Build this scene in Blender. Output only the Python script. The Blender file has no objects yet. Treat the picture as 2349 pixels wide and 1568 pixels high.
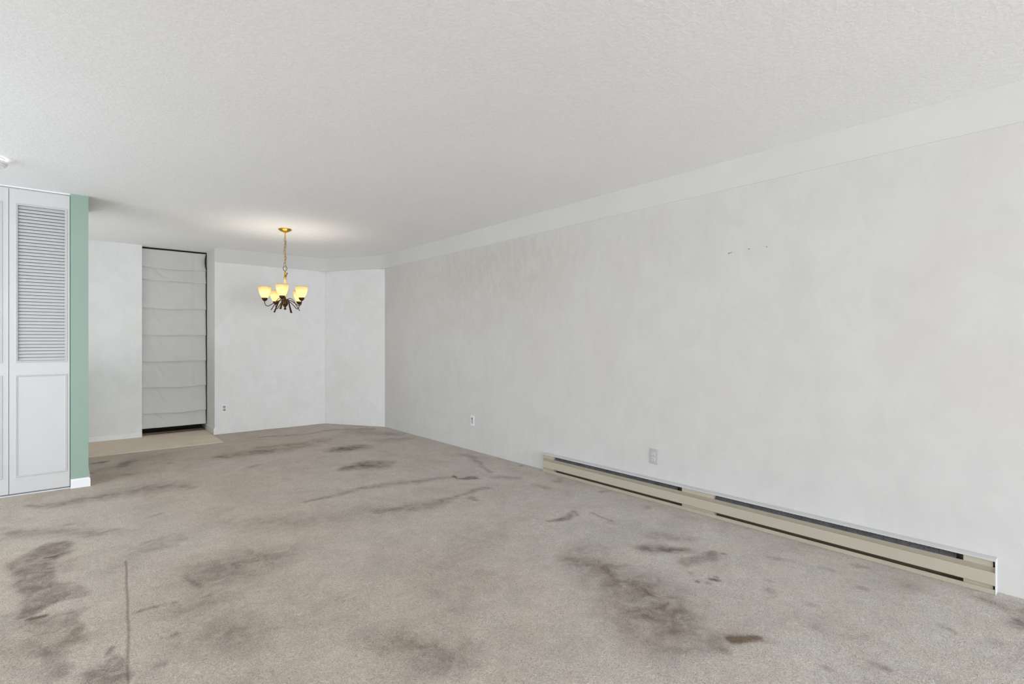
import bpy, bmesh, math, random
import numpy as np
from mathutils import Vector, Matrix

random.seed(7)
scene = bpy.context.scene
COL = scene.collection
PI = math.pi

# ------------------------------------------------------------------ room dimensions (metres)
CAM_H = 1.22
YAW = math.radians(40.519)
H = 2.447            # ceiling height
XR = 3.443           # right wall face
YF = 7.696           # far wall face
YC = 5.657           # closet wall face
YB = 8.196           # plane of the fabric blind
YH = 8.08            # face of the hall wall left of the blind
XL, YN = -2.2, -7.0  # left and rear walls, both outside the view

# ------------------------------------------------------------------ camera
cam = bpy.data.cameras.new('camera')
cam.sensor_fit = 'HORIZONTAL'
cam.sensor_width = 36.0
cam.lens = 18.2436
cam.shift_y = -1.1 / 2349
cam.clip_start = 0.05
cam_o = bpy.data.objects.new('camera', cam)
cam_o.location = (0, 0, CAM_H)
cam_o.rotation_euler = (PI / 2, 0, -YAW)
COL.objects.link(cam_o)
scene.camera = cam_o

# ------------------------------------------------------------------ world, exposure
world = bpy.data.worlds.new('daylight')
scene.world = world
world.use_nodes = True
bg = world.node_tree.nodes['Background']
bg.inputs['Color'].default_value = (0.86, 0.93, 1.0, 1)
bg.inputs['Strength'].default_value = 1.0
scene.view_settings.view_transform = 'Standard'
scene.view_settings.look = 'None'
scene.view_settings.exposure = -0.235
scene.view_settings.gamma = 1.0
scene.view_settings.use_curve_mapping = False
scene.cycles.max_bounces = 16
scene.cycles.diffuse_bounces = 10

# ------------------------------------------------------------------ daylight from the rear window, and added fill lights
def area_light(name, loc, rot, sx, sy, power, color):
    l = bpy.data.lights.new(name, 'AREA')
    l.shape = 'RECTANGLE'
    l.size, l.size_y = sx, sy
    l.energy = power
    l.color = color
    o = bpy.data.objects.new(name, l)
    o.location = loc
    o.rotation_euler = rot
    COL.objects.link(o)
    return o
# rear patio window, faces +Y
area_light('daylight_rear', (0.7, YN + 0.02, 1.15), (PI / 2, 0, 0), 3.8, 2.0, 510.0, (0.835, 0.915, 1.0))
# added unseen left window, brightens the right wall, faces +X
area_light('fill_left', (XL + 0.02, 3.9, 1.25), (PI / 2, 0, -PI / 2), 3.0, 1.9, 62.0, (0.835, 0.915, 1.0))
# added hall fill without fixtures, hidden behind the closet: low glow, upward throw
hl = bpy.data.lights.new('hall_fill', 'POINT')
hl.energy = 7.0
hl.shadow_soft_size = 0.4
hl.color = (0.97, 0.98, 1.0)
hl_o = bpy.data.objects.new('hall_fill', hl)
hl_o.location = (-0.7, 7.1, 1.9)
COL.objects.link(hl_o)
area_light('hall_fill_up', (-0.05, 6.95, 0.75), (PI, 0, 0), 0.3, 0.3, 9.0, (0.95, 0.97, 1.0))  # second added fill, aimed up at the hall ceiling

# ------------------------------------------------------------------ helpers
def link(name, me, parent=None):
    o = bpy.data.objects.new(name, me)
    COL.objects.link(o)
    if parent is not None:
        o.parent = parent
    return o

def build(name, bm, mat, parent=None, smooth=False, angle=None):
    bmesh.ops.recalc_face_normals(bm, faces=bm.faces[:])
    me = bpy.data.meshes.new(name)
    bm.to_mesh(me)
    bm.free()
    mats = mat if isinstance(mat, (list, tuple)) else [mat]
    for m in mats:
        me.materials.append(m)
    if smooth:
        for p in me.polygons:
            p.use_smooth = True
        if angle:
            me.set_sharp_from_angle(angle=math.radians(angle))
    return link(name, me, parent)

def empty(name, loc, rotz=0.0):
    o = bpy.data.objects.new(name, None)
    o.location = loc
    o.rotation_euler = (0, 0, rotz)
    o.empty_display_size = 0.05
    COL.objects.link(o)
    return o

def tag(o, label, cat, group=None):
    o['label'] = label
    o['category'] = cat
    if group:
        o['group'] = group
    return o

def struct(o):
    o['kind'] = 'structure'
    return o

def box(bm, x0, x1, y0, y1, z0, z1, bevel=0.0, seg=2):
    r = bmesh.ops.create_cube(bm, size=1.0)
    for v in r['verts']:
        v.co = Vector(((x0 + x1) / 2 + v.co.x * (x1 - x0), (y0 + y1) / 2 + v.co.y * (y1 - y0), (z0 + z1) / 2 + v.co.z * (z1 - z0)))
    if bevel > 0:
        es = list({e for v in r['verts'] for e in v.link_edges})
        bmesh.ops.bevel(bm, geom=es, offset=bevel, segments=seg, profile=0.5, affect='EDGES')
    return r['verts']

def lathe(bm, prof, seg=32, cap=False):
    """prof: list of (radius, z)"""
    rings = []
    for r, z in prof:
        if r < 1e-6:
            rings.append([bm.verts.new((0, 0, z))])
        else:
            rings.append([bm.verts.new((r * math.cos(2 * PI * i / seg), r * math.sin(2 * PI * i / seg), z)) for i in range(seg)])
    for a, b in zip(rings[:-1], rings[1:]):
        for i in range(seg):
            j = (i + 1) % seg
            if len(a) == 1 and len(b) == 1:
                continue
            if len(a) == 1:
                bm.faces.new((a[0], b[i], b[j]))
            elif len(b) == 1:
                bm.faces.new((a[i], a[j], b[0]))
            else:
                bm.faces.new((a[i], a[j], b[j], b[i]))

def spline(pts, n):
    """Catmull-Rom through pts, n samples per span"""
    P = [Vector(p) for p in pts]
    P = [P[0] * 2 - P[1]] + P + [P[-1] * 2 - P[-2]]
    out = []
    for k in range(1, len(P) - 2):
        a, b, c, d = P[k - 1:k + 3]
        for i in range(n):
            t = i / n
            out.append(0.5 * ((2 * b) + (c - a) * t + (2 * a - 5 * b + 4 * c - d) * t * t + (3 * b - a - 3 * c + d) * t ** 3))
    out.append(P[-2])
    return out

def tube(bm, path, rad, seg=10, side=None, closed=False, flat=None):
    """sweep; rad float or list; flat=(w,h) lists give an elliptical section"""
    n = len(path)
    rings = []
    ref = side or Vector((0, 0, 1))
    for i, p in enumerate(path):
        a = path[(i - 1) % n] if (closed or i > 0) else path[i]
        b = path[(i + 1) % n] if (closed or i < n - 1) else path[i]
        t = (b - a).normalized()
        u = ref - t * ref.dot(t)
        if u.length < 1e-5:
            u = Vector((1, 0, 0)) - t * t.x
        u.normalize()
        w = t.cross(u)
        if flat:
            ru, rw = flat[0][i], flat[1][i]
        else:
            ru = rw = rad[i] if isinstance(rad, (list, tuple)) else rad
        rings.append([bm.verts.new(p + u * (ru * math.cos(2 * PI * k / seg)) + w * (rw * math.sin(2 * PI * k / seg))) for k in range(seg)])
    m = n if closed else n - 1
    for i in range(m):
        A, B = rings[i], rings[(i + 1) % n]
        for k in range(seg):
            l = (k + 1) % seg
            bm.faces.new((A[k], A[l], B[l], B[k]))
    if not closed:
        bm.faces.new(rings[0][::-1])
        bm.faces.new(rings[-1])

def prism_y(bm, prof, y0, y1):
    """extrude an (x,z) outline along Y"""
    a = [bm.verts.new((x, y0, z)) for x, z in prof]
    b = [bm.verts.new((x, y1, z)) for x, z in prof]
    n = len(prof)
    for i in range(n):
        j = (i + 1) % n
        bm.faces.new((a[i], a[j], b[j], b[i]))
    bm.faces.new(a[::-1])
    bm.faces.new(b)

# ------------------------------------------------------------------ materials
def srgb(*c):
    return tuple(((v / 255) / 12.92 if v / 255 <= 0.04045 else ((v / 255 + 0.055) / 1.055) ** 2.4) for v in c) + (1,)

def new_mat(name, rough=0.6, spec=0.3, metal=0.0, color=(0.8, 0.8, 0.8, 1)):
    m = bpy.data.materials.new(name)
    m.use_nodes = True
    b = m.node_tree.nodes['Principled BSDF']
    b.inputs['Roughness'].default_value = rough
    b.inputs['Specular IOR Level'].default_value = spec
    b.inputs['Metallic'].default_value = metal
    b.inputs['Base Color'].default_value = color
    return m, m.node_tree, b

def N(nt, kind, **kw):
    n = nt.nodes.new(kind)
    for k, v in kw.items():
        if k in n.inputs:
            n.inputs[k].default_value = v
        else:
            setattr(n, k, v)
    return n

def noise(nt, vec, scale, detail=3.0, rough=0.55, dist=0.0):
    n = N(nt, 'ShaderNodeTexNoise')
    n.inputs['Scale'].default_value = scale
    n.inputs['Detail'].default_value = detail
    n.inputs['Roughness'].default_value = rough
    n.inputs['Distortion'].default_value = dist
    nt.links.new(vec, n.inputs['Vector'])
    return n.outputs['Fac']

def ramp(nt, fac, stops):
    r = N(nt, 'ShaderNodeValToRGB')
    e = r.color_ramp.elements
    while len(e) < len(stops):
        e.new(0.5)
    for el, (p, c) in zip(e, stops):
        el.position = p
        el.color = c if isinstance(c, tuple) else (c, c, c, 1)
    nt.links.new(fac, r.inputs['Fac'])
    return r.outputs['Color']

def mix(nt, fac, a, b, mode='MIX'):
    m = N(nt, 'ShaderNodeMix', data_type='RGBA', blend_type=mode)
    for i, v in ((0, fac), (6, a), (7, b)):
        if isinstance(v, (int, float, tuple)):
            m.inputs[i].default_value = v
        else:
            nt.links.new(v, m.inputs[i])
    return m.outputs[2]

def math_node(nt, op, a, b=None, c=None, clamp=False):
    m = N(nt, 'ShaderNodeMath', operation=op, use_clamp=clamp)
    for i, v in enumerate((a, b, c)):
        if v is None:
            continue
        if isinstance(v, (int, float)):
            m.inputs[i].default_value = v
        else:
            nt.links.new(v, m.inputs[i])
    return m.outputs[0]

def obj_coord(nt):
    return N(nt, 'ShaderNodeTexCoord').outputs['Object']

def scaled(nt, vec, s, loc=(0, 0, 0), rot=(0, 0, 0)):
    m = N(nt, 'ShaderNodeMapping')
    m.inputs['Scale'].default_value = s
    m.inputs['Location'].default_value = loc
    m.inputs['Rotation'].default_value = rot
    nt.links.new(vec, m.inputs['Vector'])
    return m.outputs['Vector']

def bump(nt, b, height, strength, dist):
    n = N(nt, 'ShaderNodeBump')
    n.inputs['Strength'].default_value = strength
    n.inputs['Distance'].default_value = dist
    nt.links.new(height, n.inputs['Height'])
    nt.links.new(n.outputs['Normal'], b.inputs['Normal'])

def plain(name, rgb, rough=0.5, spec=0.4, metal=0.0, var=0.03, scale=6.0, bmp=0.0, bscale=200.0):
    """painted or moulded surface with a slight tone variation"""
    m, nt, b = new_mat(name, rough, spec, metal)
    c = srgb(*rgb)
    v = obj_coord(nt)
    f = noise(nt, v, scale, 4)
    lo = tuple(x * (1 - var) for x in c[:3]) + (1,)
    hi = tuple(min(1, x * (1 + var)) for x in c[:3]) + (1,)
    nt.links.new(ramp(nt, f, [(0.3, lo), (0.7, hi)]), b.inputs['Base Color'])
    if bmp:
        bump(nt, b, noise(nt, v, bscale, 2), bmp, 0.001)
    return m

def wall_paint(name, base, warm, dirt=0.5, patch=None):
    """sponged wall paint: soft cool and warm mottling; patch = (y, z, ry, rz) of the grubby warm area"""
    m, nt, b = new_mat(name, 0.85, 0.15)
    v = obj_coord(nt)
    big = noise(nt, v, 1.3, 3, 0.5, 0.4)
    mid = noise(nt, scaled(nt, v, (1, 1, 0.75)), 4.5, 4, 0.6, 0.6)
    fine = noise(nt, scaled(nt, v, (1, 1, 0.5), rot=(0.3, 0.0, 0.2)), 14, 4, 0.6, 0.8)
    c = srgb(*base)
    w = srgb(*warm)
    lo = tuple(x * 0.945 for x in c[:3]) + (1,)
    col = ramp(nt, mid, [(0.32, lo), (0.6, c)])
    col = mix(nt, math_node(nt, 'MULTIPLY', ramp(nt, big, [(0.45, 0.0), (0.7, 1.0)]), dirt), col, w)
    col = mix(nt, 0.5, col, mix(nt, 1.0, col, ramp(nt, fine, [(0.3, 0.955), (0.62, 1.0)]), 'MULTIPLY'))
    if patch:
        py, pz, ry, rz = patch
        s = N(nt, 'ShaderNodeSeparateXYZ')
        nt.links.new(v, s.inputs[0])
        dy = math_node(nt, 'DIVIDE', math_node(nt, 'SUBTRACT', s.outputs[1], py), ry)
        dz = math_node(nt, 'DIVIDE', math_node(nt, 'SUBTRACT', s.outputs[2], pz), rz)
        d2 = math_node(nt, 'ADD', math_node(nt, 'MULTIPLY', dy, dy), math_node(nt, 'MULTIPLY', dz, dz))
        g = math_node(nt, 'POWER', 2.718, math_node(nt, 'MULTIPLY', d2, -1.0))
        g = math_node(nt, 'MULTIPLY', g, ramp(nt, fine, [(0.25, 1.0), (0.7, 0.35)]))
        col = mix(nt, math_node(nt, 'MULTIPLY', g, 0.75), col, srgb(199, 191, 180))
    nt.links.new(col, b.inputs['Base Color'])
    bump(nt, b, noise(nt, v, 60, 3), 0.04, 0.002)
    return m

M = {}
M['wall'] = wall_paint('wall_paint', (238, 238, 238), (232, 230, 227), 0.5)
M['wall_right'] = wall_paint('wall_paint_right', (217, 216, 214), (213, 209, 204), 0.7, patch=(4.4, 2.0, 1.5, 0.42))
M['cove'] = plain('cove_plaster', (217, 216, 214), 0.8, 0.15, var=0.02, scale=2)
M['green'] = plain('sage_green_paint', (148, 169, 156), 0.6, 0.3, var=0.03, scale=2)
M['trim'] = plain('white_trim_paint', (238, 238, 238), 0.45, 0.4, var=0.015, scale=3)
M['door'] = plain('white_door_paint', (202, 201, 200), 0.42, 0.4, var=0.015, scale=3)
M['dark'] = plain('shadow_dark', (40, 35, 31), 0.8, 0.2, var=0.1)
M['sill'] = plain('dark_wood', (112, 92, 76), 0.6, 0.3, var=0.15, scale=8)
M['steel'] = plain('track_metal', (205, 205, 208), 0.4, 0.5, 0.4, var=0.03)
M['cream'] = plain('cream_enamel', (190, 183, 166), 0.42, 0.45, var=0.02, scale=3)
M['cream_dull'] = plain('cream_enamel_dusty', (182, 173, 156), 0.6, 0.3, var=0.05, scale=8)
M['strip_shaded'] = plain('cream_enamel_shaded', (170, 162, 147), 0.6, 0.3, var=0.05, scale=8)  # darker cream copy carrying the shade of the recessed strip
M['inner'] = plain('heater_inner', (104, 93, 76), 0.7, 0.2, var=0.08, scale=8)
M['cap'] = plain('white_enamel', (204, 203, 203), 0.4, 0.4, var=0.015)
M['fin'] = plain('grey_element', (104, 103, 106), 0.55, 0.4, 0.3, var=0.25, scale=20)
M['plate'] = plain('white_plastic', (236, 236, 236), 0.35, 0.45, var=0.01)
M['plate_grey'] = plain('painted_plate', (190, 190, 188), 0.5, 0.35, var=0.01)
M['slot'] = plain('socket_slot', (70, 68, 66), 0.7, 0.2, var=0.05)
M['sock'] = plain('socket_grey', (168, 166, 164), 0.5, 0.3, var=0.02)
M['socket'] = plain('socket_white', (212, 212, 212), 0.4, 0.4, var=0.01)
M['nail'] = plain('nail_steel', (120, 116, 110), 0.4, 0.5, 0.6, var=0.1)
M['brass'] = plain('brass', (206, 156, 58), 0.28, 0.5, 1.0, var=0.12, scale=30)
M['bronze'] = plain('aged_bronze', (84, 62, 36), 0.38, 0.5, 0.9, var=0.25, scale=40)
M['chain'] = plain('antique_gold', (156, 118, 60), 0.35, 0.5, 0.95, var=0.2, scale=40)
M['cord'] = plain('gold_cord', (188, 164, 112), 0.6, 0.3, var=0.1)
M['sleeve'] = plain('ivory_sleeve', (240, 222, 170), 0.5, 0.3, var=0.04)

# stippled ceiling
m, nt, b = new_mat('stippled_ceiling', 0.9, 0.1)
v = obj_coord(nt)
n1 = noise(nt, v, 52, 3, 0.55, 0.6)
n2 = noise(nt, v, 120, 2, 0.5, 0.4)
hgt = math_node(nt, 'ADD', ramp(nt, n1, [(0.42, 0.0), (0.66, 1.0)]), math_node(nt, 'MULTIPLY', n2, 0.35))
col = mix(nt, 1.0, ramp(nt, noise(nt, v, 0.9, 3), [(0.3, srgb(244, 244, 244)), (0.7, srgb(247, 247, 247))]),
          ramp(nt, hgt, [(0.1, (0.965, 0.965, 0.965, 1)), (0.6, (1.0, 1.0, 1.0, 1))]), 'MULTIPLY')
nt.links.new(col, b.inputs['Base Color'])
bump(nt, b, hgt, 0.2, 0.0045)
M['ceiling'] = m

# stained cut pile carpet
m, nt, b = new_mat('carpet', 0.97, 0.05)
v = obj_coord(nt)
att = N(nt, 'ShaderNodeAttribute', attribute_name='stain')
sep = N(nt, 'ShaderNodeSeparateColor')
nt.links.new(att.outputs['Color'], sep.inputs[0])
st, seam, brown = sep.outputs[0], sep.outputs[1], sep.outputs[2]
tuft = noise(nt, v, 62, 2, 0.55, 2.6)
tuft2 = noise(nt, v, 190, 2, 0.6, 1.0)
blot = noise(nt, v, 3.2, 5, 0.62, 0.5)
blot2 = noise(nt, v, 11, 5, 0.65, 0.6)
base = ramp(nt, noise(nt, v, 0.75, 3, 0.5), [(0.35, srgb(*(209, 192, 175))), (0.65, srgb(*(213, 200, 187)))])
grey = noise(nt, scaled(nt, v, (1, 1, 1), loc=(4.3, 1.7, 0)), 7, 4, 0.6, 0.5)
sx3 = N(nt, 'ShaderNodeSeparateXYZ')
nt.links.new(v, sx3.inputs[0])
daylight_cast = ramp(nt, math_node(nt, 'ADD', math_node(nt, 'MULTIPLY', sx3.outputs[0], 0.33), math_node(nt, 'MULTIPLY', sx3.outputs[1], -0.08)), [(0.05, 0.15), (0.65, 1.0)])  # cool daylight put into the colour: greyer toward the near right
base = mix(nt, math_node(nt, 'MULTIPLY', math_node(nt, 'MULTIPLY', ramp(nt, grey, [(0.34, 0.5), (0.66, 1.0)]), daylight_cast), 0.8), base, srgb(207, 203, 198))
base = mix(nt, 1.0, base, ramp(nt, blot, [(0.3, 0.85), (0.58, 1.0)]), 'MULTIPLY')
base = mix(nt, 1.0, base, ramp(nt, blot2, [(0.3, 0.92), (0.6, 1.0)]), 'MULTIPLY')
sf = math_node(nt, 'MULTIPLY', st, ramp(nt, blot2, [(0.32, 1.4), (0.66, 0.45)]), clamp=True)
base = mix(nt, sf, base, srgb(*(114, 98, 86)))
base = mix(nt, math_node(nt, 'MULTIPLY', brown, ramp(nt, tuft2, [(0.35, 0.95), (0.65, 0.45)])), base, srgb(122, 99, 76))
base = mix(nt, math_node(nt, 'MULTIPLY', seam, 0.5), base, srgb(96, 84, 72))
pile = math_node(nt, 'ADD', math_node(nt, 'MULTIPLY', tuft, 0.6), math_node(nt, 'MULTIPLY', tuft2, 0.4))
col = mix(nt, 1.0, base, ramp(nt, pile, [(0.36, (0.68, 0.67, 0.66, 1)), (0.50, (1, 1, 1, 1)), (0.64, (1.24, 1.24, 1.24, 1))]), 'MULTIPLY')
nt.links.new(col, b.inputs['Base Color'])
b.inputs['Sheen Weight'].default_value = 0.15
bump(nt, b, pile, 1.0, 0.012)
M['carpet'] = m
M['hall_floor'] = plain('hall_carpet', (222, 207, 191), 0.95, 0.05, var=0.05, scale=5, bmp=0.3, bscale=300)

# heavy blind cloth
m, nt, b = new_mat('blind_cloth', 0.9, 0.1)
v = obj_coord(nt)
c = srgb(212, 211, 208)
nt.links.new(ramp(nt, noise(nt, v, 5, 4), [(0.3, tuple(x * 0.95 for x in c[:3]) + (1,)), (0.7, c)]), b.inputs['Base Color'])
bump(nt, b, noise(nt, scaled(nt, v, (1, 1, 1)), 900, 2), 0.1, 0.0005)
M['cloth'] = m

# amber frosted glass of the lit shades
m, nt, b = new_mat('amber_glass', 0.45, 0.4)
v = obj_coord(nt)
f = noise(nt, v, 22, 3, 0.5, 1.0)
b.inputs['Base Color'].default_value = srgb(250, 228, 170)
tr = N(nt, 'ShaderNodeBsdfTranslucent')
nt.links.new(ramp(nt, f, [(0.3, (0.315, 0.26, 0.17, 1)), (0.7, (0.39, 0.33, 0.225, 1))]), tr.inputs['Color'])
em = N(nt, 'ShaderNodeEmission')
em.inputs['Color'].default_value = (1.0, 0.84, 0.50, 1)
em.inputs['Strength'].default_value = 0.2
ms = N(nt, 'ShaderNodeMixShader')
ms.inputs[0].default_value = 0.7
nt.links.new(b.outputs[0], ms.inputs[1])
nt.links.new(tr.outputs[0], ms.inputs[2])
ad = N(nt, 'ShaderNodeAddShader')
nt.links.new(ms.outputs[0], ad.inputs[0])
nt.links.new(em.outputs[0], ad.inputs[1])
nt.links.new(ad.outputs[0], nt.nodes['Material Output'].inputs['Surface'])
M['glass'] = m

def emitter(name, color, strength):
    m = bpy.data.materials.new(name)
    m.use_nodes = True
    nt = m.node_tree
    nt.nodes.remove(nt.nodes['Principled BSDF'])
    e = N(nt, 'ShaderNodeEmission')
    e.inputs['Color'].default_value = color
    e.inputs['Strength'].default_value = strength
    nt.links.new(e.outputs[0], nt.nodes['Material Output'].inputs['Surface'])
    return m
M['bulb'] = emitter('lit_bulb', (1.0, 0.95, 0.86, 1), 74.0)
M['lens'] = emitter('lit_lens', (1.0, 0.98, 0.96, 1), 8.0)

# carpet stains: strokes of (x, y, half width) in metres, strength, softness
STAINS=[
 ([(-0.088,4.096,0.077),(-0.114,3.864,0.096),(-0.141,3.644,0.068),(-0.114,3.351,0.066),(-0.121,3.15,0.023)],0.52,0.25),
 ([(-0.013,3.705,0.059),(0.015,3.792,0.053)],0.25,0.4),
 ([(-0.012,3.471,0.035),(-0.008,3.306,0.046)],0.36,0.3),
 ([(-0.054,3.045,0.057),(-0.023,2.8,0.064),(-0.035,2.694,0.051)],0.36,0.5),
 ([(0.037,3.064,0.024),(0.033,2.924,0.026),(0.051,2.737,0.028)],0.36,0.4),
 ([(-0.068,2.517,0.041),(-0.047,2.632,0.03),(-0.054,2.692,0.017)],0.38,0.5),
 ([(0.069,2.399,0.063),(0.122,2.47,0.026),(0.155,2.57,0.009)],0.5,0.4),
 ([(-0.094,3.931,0.01),(-0.053,3.927,0.01)],0.95,0.15),
 ([(-0.128,3.113,0.01),(-0.083,3.103,0.01)],1.0,0.15),
 ([(-0.26,5.222,0.026),(-0.092,5.172,0.046),(0.059,5.226,0.067),(0.328,5.223,0.112),(0.531,5.214,0.13),(0.757,5.071,0.051)],0.45,0.8),
 ([(0.176,6.695,0.031),(0.231,6.697,0.044)],0.55,0.4),
 ([(0.159,6.188,0.024)],0.5,0.4),
 ([(0.263,6.315,0.05)],0.3,0.8),
 ([(0.416,6.345,0.06),(0.482,6.533,0.053)],0.42,0.5),
 ([(0.374,5.942,0.032)],0.35,0.5),
 ([(0.752,6.154,0.035)],0.35,0.5),
 ([(0.652,6.595,0.137)],0.25,0.8),
 ([(1.33,6.209,0.103),(1.543,6.199,0.106),(1.812,6.182,0.128),(2.067,6.224,0.102)],0.36,0.7),
 ([(1.16,6.188,0.032),(1.246,6.169,0.046)],0.5,0.4),
 ([(1.69,6.415,0.05),(1.881,6.416,0.051),(2.169,6.377,0.053)],0.36,0.6),
 ([(1.402,5.55,0.043)],0.35,0.6),
 ([(1.666,6.154,0.097)],0.3,0.6),
 ([(2.366,5.741,0.109),(2.52,5.737,0.111)],0.66,0.6),
 ([(2.38,6.378,0.107)],0.35,0.7),
 ([(2.07,4.862,0.068),(2.221,4.85,0.112),(2.352,4.835,0.07)],0.62,0.6),
 ([(2.368,4.724,0.086),(2.469,4.735,0.052)],0.35,0.7),
 ([(1.866,7.085,0.039),(2.374,6.978,0.04),(2.753,7.054,0.042),(3.211,6.803,0.055)],0.34,0.5),
 ([(2.969,6.688,0.13),(3.233,6.202,0.103)],0.3,0.8),
 ([(3.227,5.843,0.082),(2.952,5.889,0.107)],0.28,0.9),
 ([(1.366,4.065,0.02),(1.51,4.045,0.031),(1.733,4.071,0.032),(1.991,4.051,0.04),(2.261,4.017,0.046),(2.497,3.968,0.039),(2.632,3.891,0.024)],0.42,0.8),
 ([(2.64,3.924,0.008),(2.628,3.817,0.012),(2.685,3.73,0.031),(2.772,3.732,0.039)],0.6,0.4),
 ([(2.293,3.39,0.014),(2.452,3.377,0.031),(2.665,3.424,0.029)],0.42,0.6),
 ([(2.359,3.26,0.034),(2.362,3.186,0.017)],0.48,0.5),
 ([(1.732,3.455,0.05),(1.852,3.417,0.07),(2.118,3.366,0.059),(2.236,3.365,0.027)],0.4,0.8),
 ([(1.222,3.592,0.118),(1.618,3.428,0.138)],0.22,1),
 ([(1.1,3.753,0.09),(0.896,3.815,0.088)],0.22,1),
 ([(3.257,4.647,0.038),(3.133,4.167,0.026),(3.017,3.809,0.02)],0.36,0.7),
 ([(2.969,3.623,0.055),(3.015,3.525,0.031)],0.38,0.6),
 ([(3.009,3.233,0.037),(3.039,3.104,0.029)],0.36,0.7),
 ([(3.376,3.815,0.017)],0.5,0.4),
 ([(3.284,3.218,0.038)],0.4,0.6),
 ([(2.495,2.549,0.018),(2.629,2.492,0.036),(2.739,2.519,0.028),(2.726,2.457,0.012)],0.5,0.5),
 ([(2.833,2.451,0.009),(2.814,2.335,0.009),(2.815,2.252,0.009)],0.4,0.5),
 ([(3.273,2.739,0.021),(3.369,2.705,0.014)],0.36,0.5),
 ([(3.253,2.286,0.029)],0.35,0.6),
 ([(3.251,1.961,0.048)],0.32,0.7),
 ([(2.764,2.218,0.029)],0.3,0.7),
 ([(2.621,1.781,0.051),(2.699,1.714,0.046),(2.749,1.63,0.036)],0.6,0.7),
 ([(2.812,1.503,0.03),(2.711,1.488,0.039),(2.549,1.538,0.028)],0.52,0.5),
 ([(2.859,1.878,0.072),(2.897,1.778,0.043)],0.36,0.9),
 ([(2.658,1.716,0.023)],0.6,0.5),
 ([(2.861,1.476,0.013)],0.5,0.5),
 ([(2.145,1.934,0.072),(2.146,1.723,0.104),(2.114,1.562,0.129),(2.099,1.379,0.126),(2.119,1.235,0.066)],0.56,0.9),
 ([(1.945,1.485,0.121),(1.955,1.328,0.115)],0.35,1),
 ([(1.867,1.312,0.093),(1.95,1.197,0.11),(1.987,1.062,0.063)],0.34,1),
 ([(2.338,2.006,0.102),(2.199,2.084,0.066)],0.3,1),
 ([(2.067,1.026,0.02),(2.153,0.965,0.016)],0.85,0.5),
 ([(2.039,1.034,0.028),(2.15,0.951,0.025)],0.35,0.8),
 ([(1.971,1.017,0.021)],0.4,0.6),
 ([(1.84,1.129,0.024)],0.3,0.7),
 ([(2.511,1.366,0.007),(2.526,1.327,0.007)],0.7,0.4),
 ([(2.433,1.394,0.004)],0.6,0.4),
 ([(2.554,1.361,0.007)],0.6,0.4),
 ([(2.461,1.35,0.004)],0.6,0.4),
 ([(2.498,1.469,0.007)],0.4,0.5),
 ([(3.252,0.936,0.028),(3.254,0.906,0.014)],0.36,0.5),
 ([(2.986,0.822,0.022)],0.3,0.5),
 ([(3.031,1.269,0.025),(3.059,1.198,0.019),(3.081,1.149,0.012)],0.26,0.6),
 ([(3.096,1.034,0.019),(3.096,0.992,0.012)],0.26,0.6),
 ([(2.316,0.602,0.016),(2.316,0.561,0.015)],0.36,0.6),
 ([(2.152,0.711,0.015)],0.32,0.5),
 ([(2.619,0.93,0.02),(2.624,0.904,0.012)],0.25,0.5),
 ([(2.716,1.158,0.013)],0.25,0.5),
 ([(3.151,0.736,0.044),(3.222,0.645,0.035)],0.22,0.9),
 ([(2.451,0.706,0.021),(2.504,0.682,0.014)],0.22,0.7),
 ([(2.849,0.495,0.015),(2.835,0.45,0.007)],0.26,0.5),
 ([(2.865,0.331,0.021)],0.3,0.8),
 ([(2.425,0.835,0.019)],0.22,0.8),
 ([(2.605,1.142,0.026)],0.25,0.8),
 ([(3.302,0.443,0.025),(3.294,0.28,0.051)],0.42,0.9),
 ([(3.166,0.27,0.057),(3.203,0.299,0.027)],0.52,0.6),
 ([(0.568,3.139,0.102),(0.737,3.138,0.13),(0.916,3.123,0.09)],0.42,1),
 ([(0.381,3.747,0.057),(0.543,3.79,0.081)],0.28,1),
 ([(0.615,2.966,0.156)],0.25,1),
 ([(0.226,2.877,0.006),(0.293,2.881,0.01),(0.376,2.867,0.008)],0.5,0.6),
 ([(0.415,2.781,0.06),(0.506,2.794,0.062)],0.28,1),
 ([(0.484,2.494,0.111),(0.552,2.35,0.09)],0.32,1),
 ([(0.332,2.555,0.016)],0.45,0.6),
 ([(0.496,2.841,0.015),(0.567,2.872,0.013)],0.4,0.6),
 ([(0.26,2.352,0.02)],0.35,0.7),
 ([(0.5,2.972,0.011),(0.467,3.125,0.011)],0.3,0.6),
 ([(1.018,1.952,0.083),(1.038,1.777,0.075),(1.039,1.652,0.049)],0.4,0.9),
 ([(1.158,1.712,0.062)],0.28,1),
 ([(0.948,1.891,0.024)],0.35,0.7),
 ([(-0.286,4.536,0.082),(-0.078,4.418,0.056),(0.09,4.235,0.072),(0.196,4.183,0.05)],0.33,0.8),
 ([(-0.337,4.709,0.045)],0.35,0.8),
 ([(0.416,3.87,0.027),(0.348,3.854,0.021)],0.3,0.7),
 ([(0.017,4.533,0.029)],0.3,0.7),
 ([(0.447,4.393,0.018),(0.506,4.415,0.012)],0.32,0.6),
 ([(-0.184,2.821,0.068),(-0.214,3.182,0.057)],0.2,1),
 ([(1.933,2.527,0.107),(2.037,2.485,0.054)],0.2,1),
 ([(1.512,2.402,0.165),(1.628,2.165,0.114)],0.16,1),
 ([(0.261,3.544,0.096),(0.335,3.702,0.076)],0.2,1),
 ([(0.906,2.321,0.119)],0.15,1),
 ([(1.342,1.949,0.119)],0.14,1),
]

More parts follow.
